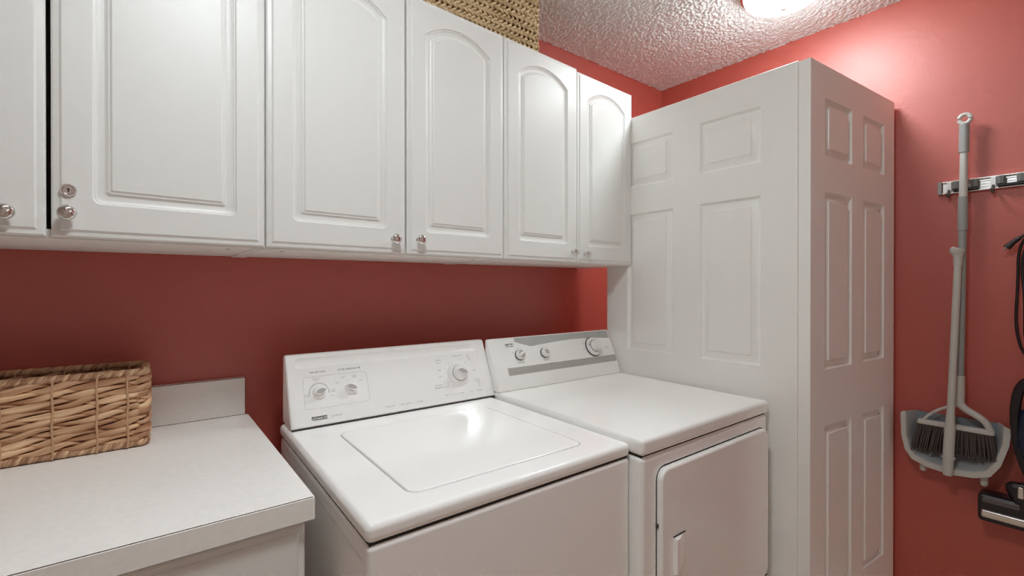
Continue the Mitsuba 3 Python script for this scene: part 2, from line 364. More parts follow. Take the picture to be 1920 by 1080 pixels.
# ------------------------------------------------------------------ washing machine
K1, KY1 = 0.025, 0.765
def W(m): return skewed(m, K1, KY1)
lid_o = rrect(0.400, 0.874, 0.833, 1.297, 0.028)
deck = rman(0.289, 0.9755, 0.765, 1.497, 0.8875, 0.9215, 0.0125, 24)
cut = extrude(lid_o.buffer(0.0032), 0.03); cut.apply_translation((0, 0, 0.9065))
deck = man(deck - to_man(cut))
add('washing_machine__top', W(deck), 'enamel', 30)
lid = loft([np.column_stack([np.array(lid_o.buffer(-d).exterior.coords)[:-1], ]) for d in (0,)] * 2) if False else None
def rounded_plate(x0, x1, y0, y1, r, z0, z1, e):
    """a plate with rounded corners and a rounded top edge"""
    def ring(d, z):
        pts = []
        rr = max(r - d, 1e-4)
        for cx, cy, a0 in ((x0 + r, y0 + r, math.pi), (x1 - r, y0 + r, 1.5 * math.pi), (x1 - r, y1 - r, 0), (x0 + r, y1 - r, 0.5 * math.pi)):
            for k in range(9):
                a = a0 + k / 8 * math.pi / 2
                pts.append((cx + rr * math.cos(a), cy + rr * math.sin(a), z))
        return np.array(pts)
    rings = [ring(0, z0), ring(0, z1 - e)] + [ring(e * (1 - math.cos(a)), z1 - e + e * math.sin(a)) for a in np.linspace(0.3, math.pi / 2, 5)]
    return cat([loft(rings), flat(Polygon(rings[-1][:, :2]), z1)])
add('washing_machine__lid', W(rounded_plate(0.400, 0.874, 0.833, 1.297, 0.028, 0.9066, 0.9232, 0.004)), 'enamel', 40)
add('washing_machine__body', W(rbox(0.2915, 0.9735, 0.7665, 1.494, 0.02, 0.8845, 0.010, seg=20)), 'enamel', 30)
add('washing_machine__seam', W(box(0.296, 0.969, 0.772, 1.49, 0.880, 0.890)), 'dark_gap', False)
# pressed outline in the left side sheet
side = LineString([(0.84, 0.10), (0.84, 0.62), (0.87, 0.72), (0.93, 0.775), (1.02, 0.79), (1.40, 0.79), (1.44, 0.76), (1.44, 0.10)]).buffer(0.0035)
m = frame(extrude(side, 0.0006), (0.2920, 0, 0), (0, 1, 0), (0, 0, 1), (-1, 0, 0)); m.invert()
add('washing_machine__pressed_rib', W(m), 'enamel', False)
seam = m = frame(extrude(LineString([(0.80, 0.852), (1.49, 0.852)]).buffer(0.0008), 0.0006), (0.2917, 0, 0), (0, 1, 0), (0, 0, 1), (-1, 0, 0))
add('washing_machine__side_seam', W(m), 'grey_plastic', False)
prof = [(1.386, 0.9225), (1.470, 1.120), (1.497, 1.120), (1.502, 0.9225)]
WP = np.array([0, 1.386, 0.9225]); WT = np.array([0, 0.084, 0.1975]); WT /= np.linalg.norm(WT)
WF = (WP, np.array([1.0, 0, 0]), WT)
con = console(prof, 0.298, 0.985, 0.007)
XS = -0.016                                   # the skew moves the console by +0.0155; features are given in world x
def wput(m): return W(put(WF, at(m, XS, 0)))
# recessed band across the top of the console
g = m3.Manifold.batch_hull([m3.Manifold.sphere(0.018, 24).translate((x, 0.188, 0.0092)) for x in (0.352, 0.948)])
g2 = to_man(at(extrude(rrect(0.338, 0.962, 0.012, 0.181, 0.008), 0.006), 0, 0, -0.0016))
cutters = [to_man(put(WF, at(man(c), XS, 0))) for c in (g, g2)]
con = con - cutters[0] - cutters[1]
add('washing_machine__console', W(man(con)), 'enamel', 30)
add('washing_machine__console_gap', W(put(WF, at(cbox(0.3165, 0.9985, -0.0006, 0.0030, -0.012, -0.0008, 0.0003), XS, 0))), 'dark_gap', False)
PN = -0.0016
wk = 'washing_machine'
def wpart(name, m, mat, smooth=False, **k): return add(f'{wk}__{name}', wput(m), mat, smooth, **k)
frame_line = rrect(0.356, 0.543, 0.053, 0.146, 0.010)
wpart('outline', at(extrude(frame_line.exterior.buffer(0.0006), 0.0003), 0, 0, PN), 'pale_print', label='thin grey outline around the two small knobs')
def small_knob(x, t, deg, key, r=0.0185):
    m = lathe([(0, 0), (r, 0), (r, 0.004), (r * 0.96, 0.0065), (r * 0.82, 0.011), (r * 0.74, 0.0125), (0, 0.0125)], 36)
    k = wpart('knob', at(m, x, t, PN), 'white_plastic', 35)
    g = lens(0.036, 0.0155, 0.012)
    add(f'{k}__grip', wput(at(spin(g, deg), x, t, PN + 0.0115)), 'white_plastic', 25)
    add(f'{k}__grip_face', wput(at(spin(lens(0.029, 0.0120, 0.0006), deg), x, t, PN + 0.0235)), 'grey_plastic', False)
small_knob(0.398, 0.098, 12, 'a')
small_knob(0.488, 0.099, -22, 'b', 0.0170)
ring = shapely.Point(0, 0).buffer(0.0295, quad_segs=24).difference(shapely.Point(0, 0).buffer(0.0250, quad_segs=24)).intersection(shapely.box(-0.04, -0.004, 0.04, 0.04))
wpart('dial_arc', at(extrude(ring, 0.0003), 0.398, 0.098, PN), 'pale_print')
# timer dial
m = lathe([(0, 0), (0.0425, 0), (0.0425, 0.003), (0.0395, 0.008), (0.0330, 0.0125), (0.0300, 0.0135), (0, 0.0135)], 56)
tk = wpart('timer_dial', at(m, 0.866, 0.100, PN), 'white_plastic', 30)
add(f'{tk}__groove', wput(at(lathe([(0, 0), (0.0285, 0), (0.0285, 0.0012), (0, 0.0012)], 40), 0.866, 0.100, PN + 0.0130)), 'ink', 30)
add(f'{tk}__knob', wput(at(lathe([(0, 0), (0.0255, 0), (0.0262, 0.002), (0.0240, 0.014), (0.0215, 0.017), (0, 0.017)], 44), 0.866, 0.100, PN + 0.0138)), 'white_plastic', 30)
add(f'{tk}__grip', wput(at(spin(lens(0.044, 0.019, 0.010), -24), 0.866, 0.100, PN + 0.0305)), 'white_plastic', 25)
add(f'{tk}__grip_face', wput(at(spin(lens(0.036, 0.0150, 0.0006), -24), 0.866, 0.100, PN + 0.0407)), 'grey_plastic', False)
def wtext(text, h, x, t, mat='ink', name='lettering', **k): wpart(name, at(words(text, h, x, t, **k), 0, 0, PN), mat)
wtext('WATER LEVEL', 0.0048, 0.399, 0.1565, 'ink_dark')
wtext('WATER TEMPERATURE', 0.0046, 0.4915, 0.1565, 'ink_dark')
for txt, x, t in (('MEDIUM', 0.392, 0.1375), ('LOAD', 0.392, 0.1325), ('SMALL', 0.365, 0.093), ('LOAD', 0.365, 0.088), ('EXTRA', 0.4370, 0.099), ('LARGE', 0.4370, 0.094), ('RESET', 0.4350, 0.083),
                  ('COLD', 0.452, 0.118), ('WARM', 0.469, 0.133), ('WARM', 0.5045, 0.1345), ('COLD', 0.5045, 0.1295), ('HOT', 0.5215, 0.116)):
    wtext(txt, 0.0034, x, t)
# timer print
for k, a in enumerate(np.linspace(-0.9, 4.1, 22)):
    if k % 3 != 2:
        b = at(spin(cbox(0.0475, 0.0515 + 0.002 * (k % 2), -0.0005, 0.0005, 0, 0.0003, 0.0001), math.degrees(a)), 0.866, 0.100, PN)
        wpart('dial_mark', b, 'ink')
for txt, x, t, an, h in (('NORMAL', 0.812, 0.1525, 'r', 0.0040), ('HEAVY', 0.806, 0.1430, 'r', 0.0036), ('RINSE', 0.802, 0.1180, 'r', 0.0032), ('SPIN', 0.800, 0.0950, 'r', 0.0032), ('OFF', 0.811, 0.0750, 'r', 0.0034),
                         ('DELICATE', 0.799, 0.0665, 'r', 0.0042), ('PERMANENT PRESS', 0.822, 0.0580, 'r', 0.0042), ('HEAVY DUTY', 0.874, 0.1620, 'm', 0.0040), ('OFF', 0.9220, 0.1600, 'm', 0.0034),
                         ('WASH', 0.9200, 0.1535, 'm', 0.0036), ('SOAK', 0.9230, 0.1470, 'm', 0.0036), ('SPIN', 0.9330, 0.1030, 'm', 0.0034), ('KNITS', 0.9390, 0.0680, 'm', 0.0042), ('WASH', 0.9430, 0.0610, 'm', 0.0032),
                         ('SPIN', 0.9440, 0.0540, 'm', 0.0032), ('OFF', 0.9440, 0.0475, 'm', 0.0032), ('PUSH TO STOP  PULL TO START', 0.838, 0.0300, 'm', 0.0035), ('TURN', 0.907, 0.0300, 'm', 0.0032), ('CLOCKWISE', 0.938, 0.0300, 'm', 0.0032)):
    wtext(txt, h, x, t, anchor=an)
wtext('Heavy Duty', 0.0042, 0.604, 0.0245)
wtext('Large Capacity', 0.0042, 0.656, 0.0245)
wtext('2 Speed', 0.0042, 0.706, 0.0245)
wpart('logo_block', at(extrude(shapely.box(0.3705, 0.0205, 0.4130, 0.0310), 0.0003), 0, 0, PN), 'ink_dark')
wpart('logo_stripe', at(extrude(shapely.box(0.3705, 0.0195, 0.3745, 0.0225), 0.0005), 0, 0, PN), 'white_plastic')
wtext('KENMORE', 0.0062, 0.3935, 0.0222, 'white_plastic', 'logo_lettering', bold=True, depth=0.0006)
wtext('80 SERIES', 0.0045, 0.440, 0.0235)
tag(wk, 'white top-loading washing machine beside the countertop, with a round timer dial on its console', 'washing machine')

# ------------------------------------------------------------------ dryer
K2, KY2 = 0.034, 0.73
def D(m): return skewed(m, K2, KY2)
dk = 'dryer'
ZT = 0.935
add(f'{dk}__top', D(rbox(0.977, 1.662, 0.729, 1.45, 0.893, ZT, 0.012, seg=24)), 'enamel_dryer', 30)
add(f'{dk}__body', D(rbox(0.9795, 1.660, 0.733, 1.448, 0.02, 0.8895, 0.014, seg=20)), 'enamel_dryer', 30)
add(f'{dk}__seam', D(box(0.986, 1.653, 0.741, 1.44, 0.885, 0.897)), 'dark_gap', False)
def dfront(m, n=0.0): return D(frame(m, (0, 0.733 - n, 0), (1, 0, 0), (0, 0, 1)))
dr_o = rrect(1.040, 1.634, 0.365, 0.850, 0.032, 8)
add(f'{dk}__door_gap', dfront(extrude(dr_o.buffer(0.0035), 0.0006)), 'dark_gap', False)
def plate_xy(x0, x1, y0, y1, r, h, e): return rounded_plate(x0, x1, y0, y1, r, 0.0, h, e)
dkd = add(f'{dk}__door', dfront(plate_xy(1.040, 1.634, 0.365, 0.850, 0.030, 0.016, 0.007), 0.0008), 'enamel_dryer', 40)
# recessed, outward sloping grip
pts = [(1.090, 0.565, 0), (1.1405, 0.585, 0), (1.090, 0.664, 0), (1.142, 0.664, 0), (1.0925, 0.570, 0.013), (1.104, 0.574, 0.013), (1.0925, 0.660, 0.013), (1.104, 0.660, 0.013)]
add(f'{dkd}__handle', dfront(hull(pts), 0.0150), 'enamel_dryer', 30)
add(f'{dkd}__handle_shadow_gap', dfront(cbox(1.089, 1.143, 0.6635, 0.6660, 0, 0.003, 0.0004), 0.0160), 'dark_gap', False)
for z in (0.742, 0.432):
    h = add(f'{dk}__hinge', dfront(cat([at(cbox(-0.0035, 0.0035, 0, 0.016, 0, 0.010, 0.001), 1.6385, z + 0.018 * k) for k in range(3)]), 0.001), 'ink_dark', False)
for z in (0.70, 0.53):
    add(f'{dk}__bumper', dfront(at(cbox(-0.002, 0.002, 0, 0.010, 0, 0.006, 0.0006), 1.0375, z), 0.001), 'ink_dark', False)
add(f'{dk}__lower_edge', dfront(cbox(1.56, 1.634, 0.362, 0.3635, 0, 0.012, 0.0005), 0.001), 'dark_gap', False)
DP = np.array([0, 1.3745, ZT]); DTv = np.array([0, 0.074, 0.185]); DTv /= np.linalg.norm(DTv)
DF = (DP, np.array([1.0, 0, 0]), DTv)
prof = [(1.366, ZT), (1.382, ZT + 0.050), (1.4485, 1.1215), (1.462, 1.1215), (1.468, ZT)]
XD = -0.0225
con = console(prof, 0.9795, 1.652, 0.006)
add(f'{dk}__console', D(man(con)), 'enamel_dryer', 30)
def dput(m, n=0.0): return D(put(DF, at(m, XD, 0, n)))
# slanted face plate that carries the print: plane from (1.382, ZT+.05) to (1.4485, 1.1215)
FP = np.array([0, 1.382, ZT + 0.050]); FT = np.array([0, 0.0665, 0.1365]); FL = np.linalg.norm(FT); FT /= FL
FF = (FP, np.array([1.0, 0, 0]), FT)
def fput(m, n=0.0): return D(put(FF, at(m, XD, 0, n)))
def dpart(name, m, mat, smooth=False, n=0.0001, **k): return add(f'{dk}__{name}', fput(m, n), mat, smooth, **k)
x0, x1 = 1.048, 1.668
curve = [(x0 + (x1 - x0) * t, FL - 0.004 - (0.050 - 0.022 * math.sin(math.pi * min(1, t / 1.25))) * min(1, 0.35 + t * 4)) for t in np.linspace(0, 1, 40)]
x0 = 1.128
curve = [(x0 + (x1 - x0) * t, FL - 0.004 - (0.046 - 0.020 * math.sin(math.pi * min(1, t / 1.2))) * min(1, 0.3 + t * 5)) for t in np.linspace(0, 1, 40)]
band = Polygon([(x0, FL - 0.003), (x1 - 0.004, FL - 0.003)] + curve[::-1])
dpart('silver_band', extrude(band.buffer(0), 0.0004), 'silver_print', label='silver band along the top of the console')
dpart('silver_strip', extrude(shapely.box(1.062, 0.0040, 1.668, 0.0330), 0.0004), 'grey_print', label='grey strip along the bottom of the console')
def dryer_knob(x, t, kind):
    k = dpart('knob', at(lathe([(0, 0), (0.0205, 0), (0.0205, 0.003), (0.019, 0.004), (0, 0.004)], 36), x, t), 'ink_dark', 30, n=0.0003, label='black skirt under a white knob')
    add(f'{k}__cap', fput(at(lathe([(0, 0), (0.0185, 0), (0.0188, 0.002), (0.0172, 0.014), (0.0155, 0.016), (0, 0.016)], 36), x, t), 0.0040), 'white_plastic', 30)
    if kind == 0:
        add(f'{k}__grip', fput(at(spin(cbox(-0.0172, 0.0172, -0.0038, 0.0038, 0, 0.010, 0.002), 28), x, t), 0.0195), 'white_plastic', False)
        for sgn in (-1, 1):
            add(f'{k}__recess', fput(at(spin(at(extrude(shapely.Point(0, 0).buffer(0.0150).intersection(shapely.box(-0.012, 0.0055, 0.012, 0.02)), 0.0004), 0, 0), 28 if sgn > 0 else 208), x, t), 0.0200), 'grey_plastic', False)
    else:
        add(f'{k}__face', fput(at(spin(lens(0.026, 0.017, 0.0008), -38), x, t), 0.0200), 'grey_plastic', False)
dryer_knob(1.133, 0.0785, 0)
dryer_knob(1.261, 0.0760, 1)
tk = dpart('timer_dial', at(lathe([(0, 0), (0.0440, 0), (0.0440, 0.003), (0.0425, 0.004), (0, 0.004)], 52), 1.545, 0.0790), 'ink_dark', 30, n=0.0003, label='black edged timer dial')
add(f'{tk}__dial', fput(at(lathe([(0, 0), (0.0415, 0), (0.0410, 0.005), (0.0385, 0.0085), (0.0270, 0.0105), (0, 0.0105)], 52), 1.545, 0.0790), 0.0042), 'white_plastic', 30)
add(f'{tk}__groove', fput(at(lathe([(0, 0), (0.0275, 0), (0.0275, 0.0012), (0, 0.0012)], 44), 1.545, 0.0790), 0.0142), 'ink_dark', 30)
add(f'{tk}__cap', fput(at(lathe([(0, 0), (0.0255, 0), (0.0260, 0.003), (0.0240, 0.020), (0.0215, 0.023), (0, 0.024)], 44), 1.545, 0.0790), 0.0150), 'white_plastic', 30)
add(f'{tk}__pointer', fput(at(spin(extrude(Polygon([(0.030, -0.003), (0.038, 0), (0.030, 0.003)]), 0.0004), 165), 1.545, 0.0790), 0.0140), 'ink_dark', False)
def dtext(text, h, x, t, mat='ink', name='lettering', n=0.0005, **k): add(f'{dk}__{name}', fput(words(text, h, x, t, **k), n), mat, False)
dtext('MAYTAG', 0.0062, 1.098, 0.1215, 'ink_dark', 'logo_lettering', bold=True)
dpart('logo_underline', extrude(LineString([(1.078, 0.1155), (1.098, 0.1170), (1.118, 0.1160)]).buffer(0.0007), 0.0004), 'ink_dark', n=0.0005)
for txt, x, t, h in (('TEMPERATURE', 1.133, 0.0465, 0.0034), ('END SIGNAL', 1.262, 0.0455, 0.0034), ('COTTON', 1.490, 0.137, 0.0036), ('AUTO DRY', 1.535, 0.1395, 0.0034), ('PERMANENT', 1.612, 0.1375, 0.0034), ('PRESS', 1.612, 0.132, 0.0034),
                     ('LOW', 1.105, 0.0900, 0.0030), ('OFF', 1.140, 0.1050, 0.0030), ('ON', 1.250, 0.1040, 0.0030), ('TIMED', 1.493, 0.0950, 0.0030), ('FLUFF', 1.490, 0.0760, 0.0030), ('TIME DRY', 1.630, 0.0700, 0.0034)):
    dtext(txt, h, x, t)
dtext('DEPENDABLE CARE  HEAVY DUTY EXTRA LARGE CAPACITY', 0.0040, 1.155, 0.0120, 'ink', n=0.0006)
dtext('START', 0.0040, 1.545, 0.0190, 'ink', n=0.0006)
dtext('PUSH', 0.0036, 1.285, 0.0290, 'ink_dark', n=0.0006)
tag(dk, 'white dryer with a silver banded console, standing between the washing machine and the closet', 'dryer')

# ------------------------------------------------------------------ baskets
def round_path(x0, x1, y0, y1, r, step):
    pl = rrect(x0, x1, y0, y1, r, 8).exterior
    n = max(8, int(pl.length / step))
    pl = pl if pl.is_ccw else shapely.geometry.LinearRing(list(pl.coords)[::-1])
    pts = np.array([pl.interpolate(k / n, normalized=True).coords[0] for k in range(n)])
    s = np.arange(n) / n * pl.length
    t = np.roll(pts, -1, 0) - np.roll(pts, 1, 0); t /= np.linalg.norm(t, axis=1, keepdims=True)
    if pl.is_ccw: out = np.column_stack([t[:, 1], -t[:, 0]])
    else: out = np.column_stack([-t[:, 1], t[:, 0]])
    return pts, out, s, pl.length
def strand(pts, rad, sides, tones, seed, ridge=0.10):
    """a closed fibre strand with lengthwise ridges and colour that varies along it"""
    m = tube(pts, rad, sides, closed=True)
    n = len(pts)
    v = np.array(m.vertices).reshape(n, sides, 3)
    c = np.asarray(pts)[:, None]
    k = np.arange(sides)
    loops = np.arange(n)[:, None] / 9.0
    rr = meshkit.noise(np.stack([loops + 0 * k, np.cos(2 * np.pi * k / sides) * 2.2 + 10 + 0 * loops, np.sin(2 * np.pi * k / sides) * 2.2 + seed * 3.7 + 0 * loops], -1))
    v = c + (v - c) * (1 + ridge * 2 * (rr[..., None] - 0.5))
    m.vertices = v.reshape(-1, 3)
    tone = 0.55 * meshkit.noise(np.stack([np.arange(n)[:, None] / 16.0 + 0 * k, seed * 5.1 + 0 * k + 0 * loops, 0 * loops + 0 * k], -1)) + 0.45 * meshkit.noise(np.stack([loops * 0.25 + 0 * k, k * 0.9 + 0 * loops, 0 * loops + seed * 1.3 + 0 * k], -1))
    tone = np.clip((tone - 0.25) * 1.7, 0, 1)[..., None]
    col = np.asarray(tones[0]) * (1 - tone) + np.asarray(tones[1]) * tone
    return m, col.reshape(-1, 3)

# wicker basket on the countertop
bk = 'wicker_basket'
BX0, BX1, BY0, BY1, BZ0, BH = -0.44, 0.010, 1.460, 1.634, CT, 0.190
path, out, s, L = round_path(BX0 + 0.008, BX1 - 0.010, BY0 + 0.008, BY1 - 0.010, 0.012, 0.0045)
rows, turns = 8, 7
for r in range(rows):
    z = BZ0 + 0.026 + (BH - 0.052) * r / (rows - 1)
    for q in range(2):
        ph = 2 * np.pi * (s / L * turns) + q * np.pi + r * 2.1 + 0.5 * np.sin(s * 31 + r)
        amp_o, amp_z = 0.0050, 0.0072
        rad = (0.0058 + 0.0024 * np.cos(ph)) * (1 + 0.30 * (meshkit.noise(np.column_stack([s * 26, s * 0 + r * 7.3, s * 0 + q * 3.1])) - 0.5))
        p = np.column_stack([path + out * (amp_o * np.cos(ph))[:, None], z + amp_z * np.sin(ph) + 0.0012 * np.sin(s * 40 + r * 3)])
        m, col = strand(p, rad, 12, ((0.36, 0.165, 0.085), (0.86, 0.60, 0.37)), r * 2 + q)
        add(f'{bk}__strand', m, 'fibre', True, color=col)
def bead_rim(z, amp, rad, turns, seed):
    ms, cs = [], []
    for q in range(3):
        ph = 2 * np.pi * s / L * turns + q * 2 * np.pi / 3
        p = np.column_stack([path + out * (0.001 + amp * np.cos(ph))[:, None], z + amp * np.sin(ph)])
        m, c = strand(p, rad, 8, ((0.28, 0.13, 0.07), (0.78, 0.54, 0.33)), seed + q, 0.05)
        ms.append(m); cs.append(c)
    return cat(ms), np.vstack(cs)
path, out, s, L = round_path(BX0 + 0.008, BX1 - 0.010, BY0 + 0.008, BY1 - 0.010, 0.012, 0.0022)
for z, name in ((BZ0 + BH - 0.009, 'rim'), (BZ0 + 0.0105, 'base_braid')):
    m, c = bead_rim(z, 0.0046, 0.0050, 56, 50 if name == 'rim' else 60)
    add(f'{bk}__{name}', m, 'fibre', True, color=c)
stakes = []
for x in (-0.405, -0.33, -0.245, -0.160, -0.085, -0.030):
    for y, sg in ((BY0 - 0.0045, -1), (BY1 + 0.001, 1)):
        zz = np.linspace(BZ0 + 0.004, BZ0 + BH - 0.012, 12)
        p = np.column_stack([np.full(12, x + random.uniform(-0.004, 0.004)) + 0.001 * np.sin(zz * 80), y + 0.0012 * np.sin(zz * 130 + x * 50) - 0 * zz, zz])
        if sg > 0: p[:, 1] = BY1 - 0.018
        add(f'{bk}__stake', tube(p, 0.0023, 7), 'stake_fibre', 40)
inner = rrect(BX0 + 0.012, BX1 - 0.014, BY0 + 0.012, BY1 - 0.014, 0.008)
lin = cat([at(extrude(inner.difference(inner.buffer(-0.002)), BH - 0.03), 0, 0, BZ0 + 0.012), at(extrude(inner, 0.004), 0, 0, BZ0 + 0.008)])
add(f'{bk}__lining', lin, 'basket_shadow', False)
tag(bk, 'rectangular wicker basket woven of thick twisted straw, standing on the countertop', 'basket')

# seagrass basket on top of the wall cabinets
sk = 'seagrass_basket'
path, out, s, L = round_path(0.60, 1.150, 1.312, 1.62, 0.020, 0.006)
nrow = 10
for r in range(nrow):
    z = CZ1 + 0.012 + 0.0255 * r
    for q in range(3):
        ph = 2 * np.pi * s / L * 28 + q * 2 * np.pi / 3 + r * 1.9 + 0.7 * np.sin(s * 12 + r * 2.3)
        p = np.column_stack([path + out * (0.0050 * np.sin(2 * ph) - 0.004)[:, None], z + 0.0095 * np.sin(ph) + 0.0015 * np.sin(s * 18 + r)])
        rad = 0.0047 * (1 + 0.35 * (meshkit.noise(np.column_stack([s * 30, s * 0 + r * 5.3, s * 0 + q * 4.1])) - 0.5))
        m, col = strand(p, rad, 8, ((0.42, 0.29, 0.15), (0.76, 0.60, 0.37)), 100 + r * 3 + q, 0.14)
        add(f'{sk}__strand', m, 'fibre', True, color=col)
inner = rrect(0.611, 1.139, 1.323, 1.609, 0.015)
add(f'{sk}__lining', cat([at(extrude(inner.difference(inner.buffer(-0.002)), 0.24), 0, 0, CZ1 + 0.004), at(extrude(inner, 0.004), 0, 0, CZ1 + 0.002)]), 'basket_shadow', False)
tag(sk, 'tan seagrass basket of rough braided rope, standing on top of the wall cabinets', 'basket')

# ------------------------------------------------------------------ ceiling lamp in view, and its twin behind the camera
def ceiling_lamp(key, x, y, radiance, label):
    add(f'{key}__base', at(lathe([(0, ZC - 0.0005), (0.140, ZC - 0.0005), (0.140, ZC - 0.012), (0.147, ZC - 0.018), (0.147, ZC - 0.034), (0.140, ZC - 0.036), (0.1395, ZC - 0.030), (0, ZC - 0.030)], 56), x, y), 'nickel', 30)
    R = 0.138
    prof = [(0, ZC - 0.098)] + [(R * math.sin(a), ZC - 0.036 - 0.062 * math.cos(a)) for a in np.linspace(0.08, math.pi / 2, 16)]
    dome = at(lathe(prof, 48), x, y)
    if dome.vertices[:, 2].mean() and np.dot(dome.face_normals[:, 2], dome.area_faces) > 0: dome.invert()
    k = f'{key}__dome'
    scene[k] = mikit.ply(dome, 'lamp_white', smooth=True, emitter={'type': 'area', 'radiance': rgb(radiance)})
    add(f'{key}__finial', at(lathe([(0, ZC - 0.0975), (0.011, ZC - 0.0985), (0.0125, ZC - 0.102), (0.008, ZC - 0.107), (0, ZC - 0.110)], 24), x, y), 'lamp_white', 30)
    tag(key, label, 'ceiling lamp')
ceiling_lamp('ceiling_lamp', *LAMP, LAMP_RADIANCE, 'round glowing dome lamp on the textured ceiling above the closet')
ceiling_lamp('ceiling_lamp_001', *LAMP2, LAMP2_RADIANCE, 'round dome lamp on the ceiling, near the countertop end of the room')

# ------------------------------------------------------------------ right wall: rail, broom, dustpan, cord, vacuum
RO, RX, RY = np.array([XW, 0.0, 0.0]), np.array([0, -1.0, 0]), np.array([0, 0, 1.0])
def wl(m): return frame(m, RO, RX, RY)            # local (x = -y, y = z, n = distance from the wall)
def wp(pts): p = np.asarray(pts, float); return np.column_stack([XW - p[:, 2], p[:, 0], p[:, 1]])   # (y, z, offset) -> world
def wallbox(y0, y1, z0, z1, n0, n1, c=0.001): return cbox(XW - n1, XW - n0, min(y0, y1), max(y0, y1), z0, z1, c)
rk = 'tool_rail'
zc = 1.690
add(f'{rk}__back_plate', wallbox(0.418, -0.02, zc - 0.019, zc + 0.019, 0.0005, 0.005), 'aluminium', False)
add(f'{rk}__top_lip', wallbox(0.418, -0.02, zc + 0.0185, zc + 0.0235, 0.0005, 0.016), 'aluminium', False)
add(f'{rk}__bottom_lip', wallbox(0.418, -0.02, zc - 0.0235, zc - 0.0185, 0.0005, 0.016), 'aluminium', False)
add(f'{rk}__end_cap', wallbox(0.4195, 0.4300, zc - 0.0235, zc + 0.0235, 0.0005, 0.017), 'broom_grey', False)
for k in range(3):
    add(f'{rk}__rib', wallbox(0.40, -0.02, zc - 0.011 + 0.010 * k, zc - 0.0095 + 0.010 * k, 0.005, 0.0065, 0.0003), 'broom_light', False)
for y in (0.398, 0.281, 0.165):
    add(f'{rk}__hook_block', wallbox(y - 0.007, y + 0.007, zc - 0.018, zc + 0.018, 0.006, 0.018), 'white_plastic', False)
    hp = [(y, zc - 0.010, 0.017), (y, zc - 0.026, 0.020), (y, zc - 0.036, 0.028), (y, zc - 0.036, 0.042), (y, zc - 0.026, 0.050)]
    add(f'{rk}__hook', tube(wp(hp), 0.0042, 8), 'smoky_plastic', 40)
for yc in (0.352, 0.236):
    add(f'{rk}__clamp_base', wallbox(yc - 0.034, yc + 0.034, zc - 0.0175, zc - 0.010, 0.006, 0.030), 'black_plastic', False)
    for sg in (-1, 1):
        c = lathe([(0, 0), (0.011, 0), (0.012, 0.002)] + [(0.012 - 0.0012 * (k % 2), 0.002 + 0.0 * k) for k in range(2)] + [(0.012, 0.026), (0.011, 0.028), (0, 0.028)], 24)
        v = np.array(c.vertices); a = np.arctan2(v[:, 1], v[:, 0]); sc = 1 - 0.09 * (np.sin(a * 8) > 0); v[:, :2] *= sc[:, None]; c.vertices = v
        add(f'{rk}__roller', at(c, XW - 0.024, yc + sg * 0.0245, zc - 0.010), 'roller_grey', 20)
tag(rk, 'silver wall rail with grey roller clamps on the red right wall', 'tool rail')

# broom: shaft with a hanging ring, frame, holder and bristles
bm = 'broom'
def shaft(z): return np.array([0.3515 + (1.90 - z) / 0.91 * 0.0095, z, 0.048 + (1.90 - z) / 0.91 * 0.003])
def seg(z0, z1, r0, r1=None, n=6, sides=18):
    zs = np.linspace(z0, z1, n)
    return tube(wp([shaft(z) for z in zs]), np.linspace(r0, r1 or r0, n), sides)
ringp = [(shaft(1.93)[0] - 0.0005 + 0.0155 * math.cos(a), 1.927 + 0.0165 * math.sin(a), 0.047) for a in np.linspace(0, 2 * math.pi, 28)[:-1]]
add(f'{bm}__hanging_ring', tube(wp(ringp), 0.0072, 12, closed=True), 'broom_light', 40)
add(f'{bm}__grip', cat([seg(1.910, 1.905, 0.0125, 0.0148), seg(1.905, 1.806, 0.0148)]), 'broom_grey', 40)
add(f'{bm}__pole', seg(1.806, 1.645, 0.0112, 0.0122), 'broom_light', 40)
add(f'{bm}__sleeve', seg(1.645, 1.524, 0.0140, 0.0146), 'broom_grey', 40)
add(f'{bm}__lower_pole', seg(1.524, 0.985, 0.0118), 'broom_grey', 40)
add(f'{bm}__socket', cat([seg(0.995, 0.885, 0.0140, 0.0148)]), 'broom_light', 40)
def bez(p, n=18):
    p = np.asarray(p, float); t = np.linspace(0, 1, n)[:, None]
    return (1 - t) ** 3 * p[0] + 3 * (1 - t) ** 2 * t * p[1] + 3 * (1 - t) * t * t * p[2] + t ** 3 * p[3]
add(f'{bm}__frame_arm', tube(wp(bez([(0.361, 0.900, 0.052), (0.355, 0.860, 0.055), (0.290, 0.870, 0.06), (0.281, 0.812, 0.062)])), np.linspace(0.0135, 0.0105, 18), 14), 'broom_light', 40)
add(f'{bm}__frame_arm', tube(wp(bez([(0.366, 0.885, 0.052), (0.400, 0.875, 0.055), (0.440, 0.850, 0.06), (0.462, 0.812, 0.062)])), np.linspace(0.0060, 0.0050, 18), 10), 'broom_light', 40)
add(f'{bm}__holder', wallbox(0.270, 0.478, 0.797, 0.815, 0.040, 0.072, 0.004), 'broom_light', 30)
def bristle_field():
    ms = []
    for i in range(44):
        for j in range(5):
            a = i / 43.0
            y0 = 0.475 - 0.200 * a; y1 = 0.498 - 0.236 * a + rng.normal(0, 0.0025)
            n0 = 0.044 + 0.006 * j; n1 = 0.030 + 0.012 * j + rng.normal(0, 0.002)
            z1 = 0.695 + 0.018 * a + rng.normal(0, 0.003)
            p = [(y0, 0.800, n0), ((y0 + y1) / 2 + rng.normal(0, 0.001), (0.80 + z1) / 2, (n0 + n1) / 2 + 0.002), (y1, z1, n1)]
            ms.append(tube(wp(p), [0.0022, 0.0024, 0.0016], 5))
    return cat(ms)
add(f'{bm}__bristles', bristle_field(), 'bristle', 40, kind='stuff', label='dark brown bristles')
